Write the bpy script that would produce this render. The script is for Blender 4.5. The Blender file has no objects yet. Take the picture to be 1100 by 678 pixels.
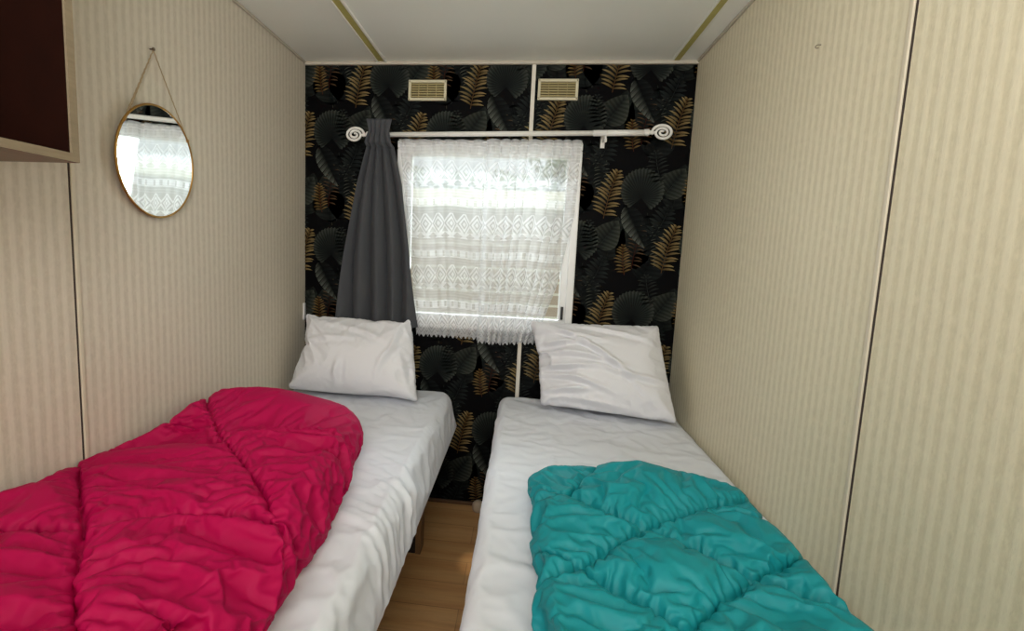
import bpy, bmesh, math, random, time
import numpy as np
from mathutils import Vector, Matrix
from mathutils.geometry import delaunay_2d_cdt

C = bpy.context.scene
COL = C.collection
W, D, H = 1.76, 2.185, 2.10          # inner width, window wall, ceiling height
YF = -1.25                           # wall behind the viewer
ZM = 0.577                           # top of the mattresses
HX0, HX1, HZ0, HZ1 = .489, 1.267, .915, 1.715   # window opening

# ---------------------------------------------------------------- helpers
def s2l(c):
    return tuple(((v/255)/12.92 if v/255 <= .04045 else ((v/255+.055)/1.055)**2.4) for v in c)

class NT:
    """small helper around a material node tree"""
    def __init__(self, name):
        self.m = bpy.data.materials.new(name); self.m.use_nodes = True
        self.t = self.m.node_tree; self.b = self.t.nodes['Principled BSDF']
        self.out = self.t.nodes['Material Output']
    def n(self, kind, **kw):
        nd = self.t.nodes.new(kind)
        for k, v in kw.items(): setattr(nd, k, v)
        return nd
    def l(self, a, b): self.t.links.new(a, b)
    def math(self, op, a, b=None, clamp=False):
        nd = self.n('ShaderNodeMath', operation=op); nd.use_clamp = clamp
        for i, v in enumerate((a, b)):
            if v is None: continue
            if isinstance(v, (int, float)): nd.inputs[i].default_value = v
            else: self.l(v, nd.inputs[i])
        return nd.outputs[0]
    def noise(self, scale, detail=3, vec=None, rough=.5):
        nd = self.n('ShaderNodeTexNoise'); nd.inputs['Scale'].default_value = scale
        nd.inputs['Detail'].default_value = detail; nd.inputs['Roughness'].default_value = rough
        if vec is not None: self.l(vec, nd.inputs['Vector'])
        return nd.outputs['Fac']
    def coords(self, scale=(1, 1, 1), kind='Object'):
        tc = self.n('ShaderNodeTexCoord'); mp = self.n('ShaderNodeMapping')
        mp.inputs['Scale'].default_value = scale
        self.l(tc.outputs[kind], mp.inputs['Vector']); return mp.outputs[0]
    def ramp(self, fac, stops):
        r = self.n('ShaderNodeValToRGB'); el = r.color_ramp.elements
        while len(el) < len(stops): el.new(.5)
        for e, (p, c) in zip(el, stops): e.position = p; e.color = (*c, 1)
        self.l(fac, r.inputs[0]); return r.outputs[0]
    def mixc(self, fac, a, b, mode='MIX'):
        nd = self.n('ShaderNodeMix', data_type='RGBA', blend_type=mode)
        for s, v in ((nd.inputs[0], fac), (nd.inputs[6], a), (nd.inputs[7], b)):
            if isinstance(v, (int, float)): s.default_value = v
            elif isinstance(v, tuple): s.default_value = (*v, 1)
            else: self.l(v, s)
        return nd.outputs[2]
    def bump(self, h, strength, dist=.002):
        nd = self.n('ShaderNodeBump'); nd.inputs['Strength'].default_value = strength
        nd.inputs['Distance'].default_value = dist
        self.l(h, nd.inputs['Height']); self.l(nd.outputs[0], self.b.inputs['Normal'])
    def set(self, **kw):
        for k, v in kw.items():
            s = self.b.inputs[k.replace('_', ' ')]
            if isinstance(v, (int, float)): s.default_value = v
            elif isinstance(v, tuple): s.default_value = (*v, 1)
            else: self.l(v, s)
        return self

def plain(name, rgb, rough=.5, noise=.06, metal=0, scale=30, bump=0):
    t = NT(name); c = s2l(rgb); v = t.coords()
    f = t.noise(scale, 3, v)
    col = t.mixc(f, tuple(x*(1-noise) for x in c), tuple(min(1, x*(1+noise)) for x in c))
    t.set(Base_Color=col, Roughness=rough, Metallic=metal)
    if bump: t.bump(f, bump)
    return t.m

def add_box(bm, x0, x1, y0, y1, z0, z1, bev=0):
    vs = [bm.verts.new((x, y, z)) for x in (x0, x1) for y in (y0, y1) for z in (z0, z1)]
    fs = [bm.faces.new([vs[i] for i in q]) for q in ((0,1,3,2),(4,6,7,5),(0,4,5,1),(2,3,7,6),(0,2,6,4),(1,5,7,3))]
    if bev:
        es = {e for f in fs for e in f.edges}
        bmesh.ops.bevel(bm, geom=list(es), offset=bev, segments=3, affect='EDGES', profile=.6)
def add_tube(bm, pts, r, seg=10, closed=False):
    pts = [Vector(p) for p in pts]; rings = []; n = len(pts)
    up = None
    for i, p in enumerate(pts):
        if closed: d = pts[(i+1) % n]-pts[i-1]
        else: d = pts[min(i+1, n-1)]-pts[max(i-1, 0)]
        d.normalize()
        if up is None: up = Vector((0, 0, 1)) if abs(d.z) < .9 else Vector((1, 0, 0))
        a = d.cross(up).normalized(); up = a.cross(d).normalized()
        rr = r[i] if isinstance(r, (list, tuple)) else r
        rings.append([bm.verts.new(p+rr*(math.cos(t)*a+math.sin(t)*up)) for t in (2*math.pi*k/seg for k in range(seg))])
    pairs = list(zip(rings, rings[1:]))+([(rings[-1], rings[0])] if closed else [])
    for A, B in pairs:
        for k in range(seg): bm.faces.new((A[k], A[(k+1) % seg], B[(k+1) % seg], B[k]))
    if not closed: bm.faces.new(list(reversed(rings[0]))); bm.faces.new(rings[-1])
def add_lathe(bm, axis_o, axis_d, prof, seg=32):
    """prof: (distance along the axis, radius)"""
    d = Vector(axis_d).normalized(); o = Vector(axis_o)
    a = d.orthogonal().normalized(); b = d.cross(a); rings = []
    for t, r in prof:
        rings.append([bm.verts.new(o+d*t+max(r, 1e-5)*(math.cos(k*2*math.pi/seg)*a+math.sin(k*2*math.pi/seg)*b)) for k in range(seg)])
    for A, B in zip(rings, rings[1:]):
        for k in range(seg): bm.faces.new((A[k], A[(k+1) % seg], B[(k+1) % seg], B[k]))
    bm.faces.new(list(reversed(rings[0]))); bm.faces.new(rings[-1])
def obj(name, bm, mat, parent=None, smooth=False, **tags):
    bmesh.ops.recalc_face_normals(bm, faces=bm.faces)
    me = bpy.data.meshes.new(name); bm.to_mesh(me); bm.free()
    return link(name, me, mat, parent, smooth, **tags)
def link(name, me, mat, parent=None, smooth=False, **tags):
    o = bpy.data.objects.new(name, me); COL.objects.link(o)
    for m in (mat if isinstance(mat, (list, tuple)) else [mat]): me.materials.append(m)
    if smooth:
        me.shade_smooth()
    if parent is not None:
        o.parent = parent; o.matrix_parent_inverse = Matrix.Translation(-parent.location)
    for k, v in tags.items(): o[k] = v
    return o
def boxes(name, bl, mat, parent=None, bev=0, **tags):
    bm = bmesh.new()
    for b in bl: add_box(bm, *b, bev)
    return obj(name, bm, mat, parent, **tags)
def thing(name, loc, label, category, group=None):
    o = bpy.data.objects.new(name, None); COL.objects.link(o); o.location = loc; o.empty_display_size = .05
    o['label'] = label; o['category'] = category
    if group: o['group'] = group
    return o

# ---------------------------------------------------------------- materials
def wall_mat(name, light, dark, along):
    t = NT(name)
    tc = t.n('ShaderNodeTexCoord'); sp = t.n('ShaderNodeSeparateXYZ'); t.l(tc.outputs['Object'], sp.inputs[0])
    v = t.coords((1, 1, .35)); wob = t.noise(14, 2, v)
    yy = t.math('ADD', sp.outputs[along], t.math('MULTIPLY', wob, .004))
    w = t.math('SINE', t.math('MULTIPLY', yy, 2*math.pi/.0262))
    w = t.math('ADD', t.math('MULTIPLY', w, .8), .5, clamp=True)
    fine = t.noise(240, 3, t.coords((1, 1, .3)), .7)
    mot = t.noise(75, 4, t.coords((1, 1, .55)), .7)
    c = t.mixc(w, s2l(dark), s2l(light))
    c = t.mixc(t.math('MULTIPLY', t.math('SUBTRACT', mot, .42, clamp=True), 1.5, clamp=True), c, s2l(tuple(min(255, x*1.07) for x in light)))
    c = t.mixc(t.math('MULTIPLY', t.math('SUBTRACT', fine, .58, clamp=True), 1.6, clamp=True), c, s2l(tuple(x*.82 for x in dark)))
    big = t.noise(1.6, 2, t.coords()); c = t.mixc(t.math('MULTIPLY', big, .22), c, s2l(tuple(x*.9 for x in dark)))
    t.set(Base_Color=c, Roughness=.55); t.b.inputs['Specular IOR Level'].default_value = .35
    t.bump(t.math('ADD', t.math('MULTIPLY', w, .6), t.math('MULTIPLY', fine, .5)), .35, .0015)
    return t.m
M_wallL = wall_mat('striped_panel_left', (216, 207, 190), (201, 191, 172), 1)
M_wallR = wall_mat('striped_panel_right', (228, 219, 192), (215, 205, 175), 1)
def ceiling_mat():
    t = NT('ceiling_panel'); f = t.noise(3, 2, t.coords()); g = t.noise(300, 2, t.coords())
    t.set(Base_Color=t.mixc(f, s2l((236, 238, 230)), s2l((243, 244, 237))), Roughness=.35)
    t.bump(g, .06, .001); return t.m
M_ceil = ceiling_mat()
def floor_mat():
    t = NT('oak_laminate'); tc = t.n('ShaderNodeTexCoord')
    br = t.n('ShaderNodeTexBrick'); mp = t.n('ShaderNodeMapping'); t.l(tc.outputs['Object'], mp.inputs[0]); t.l(mp.outputs[0], br.inputs['Vector'])
    br.inputs['Scale'].default_value = 1; br.inputs['Brick Width'].default_value = .9; br.inputs['Row Height'].default_value = .125
    br.inputs['Mortar Size'].default_value = .0012; br.inputs['Bias'].default_value = 0
    br.inputs['Color1'].default_value = (*s2l((236, 184, 124)), 1); br.inputs['Color2'].default_value = (*s2l((220, 166, 106)), 1)
    br.inputs['Mortar'].default_value = (*s2l((150, 104, 62)), 1)
    v = t.coords((2.2, 22, 2)); n1 = t.noise(3.2, 6, v, .65)
    wv = t.n('ShaderNodeTexWave'); wv.bands_direction = 'Y'; wv.inputs['Scale'].default_value = .35; wv.inputs['Distortion'].default_value = 9; wv.inputs['Detail'].default_value = 3
    t.l(t.coords((1.3, 9, 1)), wv.inputs[0])
    c = t.mixc(t.math('MULTIPLY', n1, .8), br.outputs['Color'], s2l((150, 100, 58)))
    c = t.mixc(t.math('MULTIPLY', wv.outputs['Fac'], .35), c, s2l((226, 184, 130)))
    t.set(Base_Color=c, Roughness=.38); t.bump(n1, .05); return t.m
M_floor = floor_mat()
def print_mat():
    t = NT('leaf_print'); a = t.n('ShaderNodeVertexColor', layer_name='col')
    g = t.noise(260, 3, t.coords(), .6)
    t.set(Base_Color=t.mixc(t.math('MULTIPLY', g, .35), a.outputs[0], (0, 0, 0)), Roughness=.62)
    t.b.inputs['Specular IOR Level'].default_value = .06; return t.m
M_print = print_mat()
M_paper = plain('dark_wallpaper', (5, 5, 6), .62, .3, scale=90)
M_paper.node_tree.nodes['Principled BSDF'].inputs['Specular IOR Level'].default_value = .06
M_white = plain('white_plastic', (236, 236, 234), .35, .02)
M_metalwhite = plain('white_painted_metal', (232, 230, 224), .38, .03)
M_trim = plain('pale_trim_bead', (222, 216, 202), .4, .04)
M_bead = plain('cream_panel_bead', (212, 202, 180), .45, .04)
M_gap = plain('dark_joint', (62, 52, 46), .8, .1)
M_cove = plain('cove_strip', (190, 182, 166), .5, .05)
M_tape = plain('olive_yellow_strip', (176, 168, 98), .55, .18, scale=45)
M_tapew = plain('white_batten_edge', (236, 234, 226), .4, .05)
M_vent = plain('cream_vent_plastic', (206, 198, 168), .45, .05)
M_ventin = plain('vent_recess', (92, 80, 46), .7, .2)
M_slat = plain('vent_slat', (172, 158, 108), .5, .08)
M_gold = plain('brushed_gold', (172, 132, 72), .28, .08, metal=1, scale=80)
M_cord = plain('beige_cord', (168, 146, 112), .8, .25, scale=300)
M_dark = plain('black_handle', (30, 30, 32), .4, .1)
M_steel = plain('steel_hook', (120, 104, 84), .35, .1, metal=.8)
def wood(name, base, dark, sc=(3, 3, 40), rough=.5):
    t = NT(name); n1 = t.noise(5, 6, t.coords(sc), .6)
    t.set(Base_Color=t.mixc(n1, s2l(base), s2l(dark)), Roughness=rough); t.bump(n1, .08); return t.m
M_oakgrey = wood('grey_oak_edge', (136, 122, 98), (104, 90, 70), (30, 2, 30))
M_cabin = wood('dark_brown_interior', (34, 12, 6), (20, 7, 4), (4, 20, 3), .7)
M_cabin.node_tree.nodes['Principled BSDF'].inputs['Specular IOR Level'].default_value = .05
M_bedwood = wood('bed_leg_wood', (150, 116, 78), (104, 76, 48), (30, 30, 3))
M_beddark = wood('dark_bed_base', (48, 40, 36), (26, 22, 20), (3, 3, 30))
def fabric(name, rgb, rough=.75, weave=900, bump=.1, sheen=0, var=.1):
    t = NT(name); c = s2l(rgb); n1 = t.noise(5, 3, t.coords())
    n2 = t.noise(weave, 2, t.coords())
    t.set(Base_Color=t.mixc(n1, tuple(x*(1-var) for x in c), tuple(min(1, x*(1+var)) for x in c)), Roughness=rough)
    t.b.inputs['Sheen Weight'].default_value = sheen; t.b.inputs['Sheen Roughness'].default_value = .4
    t.b.inputs['Sheen Tint'].default_value = (*[min(1, x*1.6+.03) for x in c], 1)
    t.bump(n2, bump, .0006); return t.m
M_sheet = fabric('white_cotton_sheet', (226, 229, 236), .8, 700, .08, 0, .02)
M_pillow = fabric('white_cotton_pillowcase', (228, 228, 232), .8, 700, .08, 0, .02)
M_pink = fabric('raspberry_polyester', (174, 1, 72), .6, 800, .06, 0, .08)
M_teal = fabric('teal_polyester', (18, 140, 148), .5, 800, .06, 0, .08)
for m_, sp_ in ((M_pink, .18), (M_teal, .28), (M_sheet, .2), (M_pillow, .2)): m_.node_tree.nodes['Principled BSDF'].inputs['Specular IOR Level'].default_value = sp_
M_drape = fabric('charcoal_drape', (66, 68, 72), .85, 500, .15, 0, .06)
M_mirror = NT('mirror_glass').set(Base_Color=(.9, .93, .92), Metallic=1., Roughness=.02).m
def glass_mat():
    t = NT('window_glass'); tr = t.n('ShaderNodeBsdfTransparent'); gl = t.n('ShaderNodeBsdfGlossy'); mx = t.n('ShaderNodeMixShader')
    tr.inputs[0].default_value = (.96, .98, .97, 1); gl.inputs['Roughness'].default_value = .02
    fr = t.n('ShaderNodeFresnel'); fr.inputs[0].default_value = 1.25
    t.l(fr.outputs[0], mx.inputs[0]); t.l(tr.outputs[0], mx.inputs[1]); t.l(gl.outputs[0], mx.inputs[2]); t.l(mx.outputs[0], t.out.inputs[0]); return t.m
M_glass = glass_mat()
def lace_mat():
    t = NT('white_lace'); tc = t.n('ShaderNodeTexCoord'); sp = t.n('ShaderNodeSeparateXYZ'); t.l(tc.outputs['UV'], sp.inputs[0])
    u, v = sp.outputs[0], sp.outputs[1]                 # metres across the cloth, metres above the floor
    P = .235
    ph = t.math('FRACT', t.math('DIVIDE', t.math('SUBTRACT', v, .785), P))       # 0..1 within one repeat, diamonds at .5
    def band(c, w):                                     # 1 inside a band
        return t.math('LESS_THAN', t.math('ABSOLUTE', t.math('SUBTRACT', ph, c)), w)
    uf = t.math('ABSOLUTE', t.math('SUBTRACT', t.math('FRACT', t.math('DIVIDE', u, .08)), .5))
    dv = t.math('DIVIDE', t.math('ABSOLUTE', t.math('SUBTRACT', ph, .5)), .19)
    dd = t.math('ADD', t.math('MULTIPLY', uf, 2), dv)    # diamond distance
    ring = t.math('LESS_THAN', t.math('FRACT', t.math('MULTIPLY', dd, 2.0)), .55)
    dia = t.math('MULTIPLY', t.math('MULTIPLY', ring, t.math('LESS_THAN', dd, 1.3)), band(.5, .2))
    zz = t.math('LESS_THAN', t.math('ABSOLUTE', t.math('SUBTRACT', t.math('MULTIPLY', uf, 2), t.math('MULTIPLY', t.math('ABSOLUTE', t.math('SUBTRACT', ph, .26)), 9))), .3)
    zig = t.math('MULTIPLY', zz, band(.28, .06))
    uf2 = t.math('ABSOLUTE', t.math('SUBTRACT', t.math('FRACT', t.math('DIVIDE', u, .05)), .5))
    blk = t.math('MULTIPLY', t.math('GREATER_THAN', uf2, .16), band(.92, .055))
    lines = t.math('MULTIPLY', t.math('LESS_THAN', t.math('FRACT', t.math('MULTIPLY', v, 78)), .34), t.math('GREATER_THAN', t.math('ABSOLUTE', t.math('SUBTRACT', ph, .5)), .2))
    ed = t.math('MAXIMUM', band(.985, .01), band(.85, .01))
    hem = t.math('MULTIPLY', t.math('LESS_THAN', v, .905), t.math('LESS_THAN', t.math('FRACT', t.math('ADD', t.math('MULTIPLY', v, 55), t.math('MULTIPLY', t.math('ABSOLUTE', t.math('SUBTRACT', t.math('FRACT', t.math('DIVIDE', u, .04)), .5)), 2.2))), .62))
    top = t.math('GREATER_THAN', v, 1.69)
    pat = t.math('MAXIMUM', t.math('MAXIMUM', dia, zig), t.math('MAXIMUM', blk, ed))
    pat = t.math('MAXIMUM', pat, t.math('MAXIMUM', hem, t.math('MULTIPLY', top, .45)))
    mesh = t.math('MULTIPLY', t.noise(40, 2, t.coords()), .08)
    a = t.math('ADD', t.math('ADD', t.math('MULTIPLY', pat, .27), t.math('MULTIPLY', lines, .08)), t.math('ADD', mesh, .41), clamp=True)
    df = t.n('ShaderNodeBsdfDiffuse'); df.inputs[0].default_value = (.93, .94, .96, 1)
    tl = t.n('ShaderNodeBsdfTranslucent'); tl.inputs[0].default_value = (.93, .94, .96, 1)
    m1 = t.n('ShaderNodeMixShader'); m1.inputs[0].default_value = .5; t.l(df.outputs[0], m1.inputs[1]); t.l(tl.outputs[0], m1.inputs[2])
    tr = t.n('ShaderNodeBsdfTransparent'); m2 = t.n('ShaderNodeMixShader')
    t.l(a, m2.inputs[0]); t.l(tr.outputs[0], m2.inputs[1]); t.l(m1.outputs[0], m2.inputs[2]); t.l(m2.outputs[0], t.out.inputs[0])
    return t.m
M_lace = lace_mat()

# ---------------------------------------------------------------- room shell
T = .06
boxes('floor', [(-T, W+T, YF-T, D+T, -.05, 0)], M_floor, kind='structure')
boxes('ceiling', [(-T, W+T, YF-T, D+T, H, H+.05)], M_ceil, kind='structure')
boxes('wall_left', [(-T, 0, YF-T, D+T, 0, H)], M_wallL, kind='structure')
boxes('wall_right', [(W, W+T, YF-T, D+T, 0, H)], M_wallR, kind='structure')
boxes('wall_front', [(0, W, YF-T, YF, 0, H)], M_wallR, kind='structure')

# --- leaf wallpaper: every leaf is printed artwork, clipped to the wall
def clip(poly, ax, v, keep_less):
    out = []
    n = len(poly)
    for i in range(n):
        a, b = poly[i], poly[(i+1) % n]
        ia = (a[0][ax] <= v) == keep_less; ib = (b[0][ax] <= v) == keep_less
        if ia: out.append(a)
        if ia != ib:
            t = (v-a[0][ax])/((b[0][ax]-a[0][ax]) or 1e-9)
            out.append(((a[0][0]+t*(b[0][0]-a[0][0]), a[0][1]+t*(b[0][1]-a[0][1])), tuple(p+t*(q-p) for p, q in zip(a[1], b[1]))))
    return out
def clip_rect(poly, x0, x1, z0, z1):
    for ax, v, k in ((0, x0, False), (0, x1, True), (1, z0, False), (1, z1, True)):
        if len(poly) < 3: return []
        poly = clip(poly, ax, v, k)
    return poly if len(poly) >= 3 else []
def mixc(a, b, t): return tuple(x+(y-x)*t for x, y in zip(a, b))
def col(r, g, b): return s2l((r, g, b))
def L_fan(cx, cz, R, rot, rnd):
    P = []; n = 30; a0, a1 = math.radians(rot-152), math.radians(rot+152)
    bx, bz = cx-.38*R*math.sin(math.radians(rot)), cz-.38*R*math.cos(math.radians(rot))
    for i in range(n):
        for h in (0, 1):
            t0 = (i+h*.5)/n; t1 = (i+h*.5+.5)/n
            pts = []
            for t, jag in ((t0, h == 1), (t1, h == 0)):
                a = a0+(a1-a0)*t; r = R*(1.03 if jag else .96)
                pts.append((cx+r*math.sin(a), cz+r*math.cos(a)))
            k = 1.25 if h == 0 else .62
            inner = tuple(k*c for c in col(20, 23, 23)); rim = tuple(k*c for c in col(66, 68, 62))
            mids = [(bx+(p[0]-bx)*.72, bz+(p[1]-bz)*.72) for p in pts]; mc = tuple(k*c for c in col(40, 44, 41))
            P.append([((bx, bz), inner), (mids[0], mc), (mids[1], mc)])
            P.append([(mids[0], mc), (pts[0], rim), (pts[1], rim), (mids[1], mc)])
    return P
def L_frond(x, z, ln, rot, c0, c1, n=9, w=.3, lw=.02, bend=.5, up=.55, rachis=None):
    P = []; pts = []; a = math.radians(rot); px, pz = x, z; rj = random.Random(int(ln*1e4)+int(rot)+n)
    for i in range(n+1):
        pts.append((px, pz, a)); px += ln/n*math.sin(a); pz += ln/n*math.cos(a); a += bend/n
    for (x0, z0, a_), (x1, z1, b_) in zip(pts, pts[1:]):
        q = .0012; nx, nz = math.cos(a_)*q, -math.sin(a_)*q; rc = rachis or c1
        P.append([((x0-nx, z0-nz), rc), ((x0+nx, z0+nz), rc), ((x1+nx, z1+nz), rc), ((x1-nx, z1-nz), rc)])
    for i in range(1, n+1):
        x0, z0, a_ = pts[i]; t = i/n
        for s in (-1, 1):
            L = ln*w*(math.sin(math.pi*min(1, .16+t*.80))**.6)*rj.uniform(.8, 1.15)
            d = a_+s*(up+.45*(1-t)+rj.uniform(-.12, .12)); seg = 4; lf = []; qx, qz = x0, z0; dd = d; k1 = rj.uniform(.75, 1.15)
            for h in range(seg+1):
                wv = lw*.5*math.sin(math.pi*min(.98, .12+h/seg*.86))
                lf.append((qx, qz, math.cos(dd)*wv, -math.sin(dd)*wv)); qx += L/seg*math.sin(dd); qz += L/seg*math.cos(dd); dd += s*.16
            for h in range(seg):
                A, B = lf[h], lf[h+1]; ca = tuple(k1*v for v in mixc(c0, c1, h/seg)); cb = tuple(k1*v for v in mixc(c0, c1, (h+1)/seg))
                P.append([((A[0]-A[2], A[1]-A[3]), ca), ((A[0]+A[2], A[1]+A[3]), ca), ((B[0]+B[2], B[1]+B[3]), cb), ((B[0]-B[2], B[1]-B[3]), cb)])
    return P
def L_leaf(x, z, ln, wd, rot, c0, c1, vein, n=9, slit=0., edge=None):
    P = []; a = math.radians(rot); ux, uz = math.sin(a), math.cos(a); vx, vz = uz, -ux
    def pt(t, s): 
        wv = wd*math.sin(math.pi*t**.72)**.75*(1-.15*t)
        return (x+ux*ln*t+vx*wv*s+ux*ln*.10*abs(s), z+uz*ln*t+vz*wv*s+uz*ln*.10*abs(s))
    for s in (-1, 1):
        for i in range(n):
            t0, t1 = i/n, (i+1)/n; te = t1-slit/n
            for h in range(2):
                ta, tb = t0+(te-t0)*h/2, t0+(te-t0)*(h+1)/2
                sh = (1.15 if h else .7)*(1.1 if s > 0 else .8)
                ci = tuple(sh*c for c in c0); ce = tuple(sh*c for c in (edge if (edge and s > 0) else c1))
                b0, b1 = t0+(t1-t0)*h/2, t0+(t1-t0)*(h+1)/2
                P.append([((x+ux*ln*b0, z+uz*ln*b0), ci), ((x+ux*ln*b1, z+uz*ln*b1), ci), (pt(tb, s), ce), (pt(ta, s), ce)])
    q = .0016
    P.append([((x-vx*q, z-vz*q), vein), ((x+vx*q, z+vz*q), vein), ((x+ux*ln*.95, z+uz*ln*.95), c0)])
    return P
def wallpaper(bm, x0, x1, ox, oz, seed):
    lay = bm.loops.layers.float_color.new('col') if not bm.loops.layers.float_color.get('col') else bm.loops.layers.float_color['col']
    PX, PZ = .54, .545
    gold0, gold1 = col(100, 74, 36), col(200, 170, 116)
    items = []
    def cell(cx, cz, rnd):
        j = lambda s=.006: rnd.uniform(-s, s)
        L = []
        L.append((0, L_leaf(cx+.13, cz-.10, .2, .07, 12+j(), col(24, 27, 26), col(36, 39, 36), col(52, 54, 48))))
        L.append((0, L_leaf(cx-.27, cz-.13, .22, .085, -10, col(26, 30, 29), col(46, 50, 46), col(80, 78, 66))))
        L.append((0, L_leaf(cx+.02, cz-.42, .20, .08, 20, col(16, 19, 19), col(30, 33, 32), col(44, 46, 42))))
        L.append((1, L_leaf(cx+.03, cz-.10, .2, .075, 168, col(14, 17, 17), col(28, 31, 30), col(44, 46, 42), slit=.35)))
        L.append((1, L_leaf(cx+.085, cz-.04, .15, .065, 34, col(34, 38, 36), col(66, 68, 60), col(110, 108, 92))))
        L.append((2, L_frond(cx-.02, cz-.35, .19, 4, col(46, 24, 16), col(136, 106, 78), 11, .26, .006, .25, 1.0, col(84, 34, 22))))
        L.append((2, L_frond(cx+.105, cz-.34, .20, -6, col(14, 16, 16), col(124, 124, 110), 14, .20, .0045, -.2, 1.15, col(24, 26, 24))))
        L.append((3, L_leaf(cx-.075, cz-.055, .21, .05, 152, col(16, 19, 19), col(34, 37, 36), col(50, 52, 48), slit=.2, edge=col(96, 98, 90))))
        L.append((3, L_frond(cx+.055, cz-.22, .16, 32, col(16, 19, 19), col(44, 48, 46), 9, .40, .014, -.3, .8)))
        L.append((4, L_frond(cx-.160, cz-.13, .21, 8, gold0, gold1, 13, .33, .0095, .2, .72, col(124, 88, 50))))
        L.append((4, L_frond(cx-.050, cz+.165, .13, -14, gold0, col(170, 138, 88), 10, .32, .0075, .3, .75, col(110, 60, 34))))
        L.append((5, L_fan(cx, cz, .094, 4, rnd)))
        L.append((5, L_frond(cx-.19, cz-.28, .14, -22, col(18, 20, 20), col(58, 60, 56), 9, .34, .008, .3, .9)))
        return L
    i0 = int((x0-ox)/PX)-2; i1 = int((x1-ox)/PX)+2
    for i in range(i0, i1+1):
        for k in range(-2, 6):
            for hx, hz in ((0, 0), (PX/2, -.31)):
                rnd = random.Random(seed*7+1)
                items += cell(ox+i*PX+hx, oz-k*PZ+hz, rnd)
    for layer, polys in items:
        y = D-.0012-.0004*layer
        for p in polys:
            xs = [q[0][0] for q in p]; zs = [q[0][1] for q in p]
            if max(xs) < x0 or min(xs) > x1 or min(zs) > H or max(zs) < 0: continue
            p = clip_rect(p, x0, x1, 0, H)
            if not p: continue
            if max(q[0][0] for q in p) > HX0 and min(q[0][0] for q in p) < HX1 and max(q[0][1] for q in p) > HZ0 and min(q[0][1] for q in p) < HZ1:
                pieces = [clip_rect(p, -9, HX0, -9, 9), clip_rect(p, HX1, 9, -9, 9), clip_rect(p, HX0, HX1, -9, HZ0), clip_rect(p, HX0, HX1, HZ1, 9)]
            else: pieces = [p]
            for pc in pieces:
                if len(pc) < 3: continue
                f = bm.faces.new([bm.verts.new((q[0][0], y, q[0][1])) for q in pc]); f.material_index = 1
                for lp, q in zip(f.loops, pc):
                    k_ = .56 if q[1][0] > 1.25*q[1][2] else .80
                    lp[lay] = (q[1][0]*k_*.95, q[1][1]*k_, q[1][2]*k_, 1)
def build_back_wall():
    bm = bmesh.new(); lay = bm.loops.layers.float_color.new('col')
    for b in ((-T, HX0, D, D+T, 0, H), (HX1, W+T, D, D+T, 0, H), (HX0, HX1, D, D+T, 0, HZ0), (HX0, HX1, D, D+T, HZ1, H)):
        add_box(bm, *b)
    bmesh.ops.recalc_face_normals(bm, faces=bm.faces)
    wallpaper(bm, 0, 1.062, .137, 1.79, 1)
    wallpaper(bm, 1.068, W, 1.30, 1.863, 2)
    me = bpy.data.meshes.new('wall_back'); bm.to_mesh(me); bm.free()
    link('wall_back', me, [M_paper, M_print], kind='structure')
build_back_wall()

def structure(name, bl, mat, bev=0): return boxes(name, bl, mat, None, bev, kind='structure')
structure('trim_1', [(1.056, 1.074, D-.009, D-.0005, HZ1+.03, H-.012), (1.056, 1.074, D-.009, D-.0005, .05, HZ0-.03)], M_trim, .003)
o = structure('trim_2', [(0, .005, 1.0, 1.011, 0, H)], M_bead, .003); boxes('joint_gap', [(0, .0012, .9965, 1.0, 0, H)], M_gap, o)
o = structure('trim_3', [(W-.005, W, 1.000, 1.012, 0, H)], M_bead, .003); boxes('joint_gap', [(W-.0012, W, .9955, 1.000, 0, H)], M_gap, o)
structure('trim_4', [(0, W, D-.016, D, H-.016, H)], M_cove, .005)
structure('trim_5', [(0, .010, YF, D, H-.010, H)], M_cove, .004)
structure('trim_6', [(W-.010, W, YF, D, H-.010, H)], M_cove, .004)
for k, (xc, w_) in enumerate(((.372, .024), (1.667, .019))):
    o = structure('trim_%d' % (7+k), [(xc-w_, xc-w_+.009, YF, D-.016, H-.009, H), (xc+w_-.009, xc+w_, YF, D-.016, H-.009, H)] if k == 0 else [(xc-w_, xc+w_, YF, D-.016, H-.003, H)], M_tapew if k == 0 else M_ceil, .002)
    boxes('coloured_strip', [(xc-w_+.009, xc+w_-.009, YF, D-.017, H-.004, H)] if k == 0 else [(xc-.011, xc+.011, YF, D-.017, H-.0045, H)], M_tape, o)
structure('baseboard_back', [(0, W, D-.012, D, 0, .018)], plain('dark_baseboard', (92, 66, 44), .5, .1), .004)

# ---------------------------------------------------------------- window
win = bpy.data.objects.new('window_1', None); COL.objects.link(win); win.location = (.878, D, .87); win['kind'] = 'structure'
FX0, FX1, FZ0, FZ1 = .459, 1.297, .885, 1.745
def ring(name, x0, x1, z0, z1, w_, y0, y1, bev):
    boxes(name, [(x0, x1, y0, y1, z0, z0+w_), (x0, x1, y0, y1, z1-w_, z1), (x0, x0+w_, y0, y1, z0+w_, z1-w_), (x1-w_, x1, y0, y1, z0+w_, z1-w_)], M_white, win, bev)
ring('window_frame', FX0, FX1, FZ0, FZ1, .034, D-.030, D+.05, .006)
ring('window_sash', FX0+.03, FX1-.03, FZ0+.03, FZ1-.03, .032, D-.018, D+.035, .005)
boxes('glass_pane', [(FX0+.058, FX1-.058, D+.008, D+.014, FZ0+.058, FZ1-.058)], M_glass, win)
boxes('latch', [(1.243, 1.255, D-.032, D-.018, .955, 1.015)], M_dark, win, .003)

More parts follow.
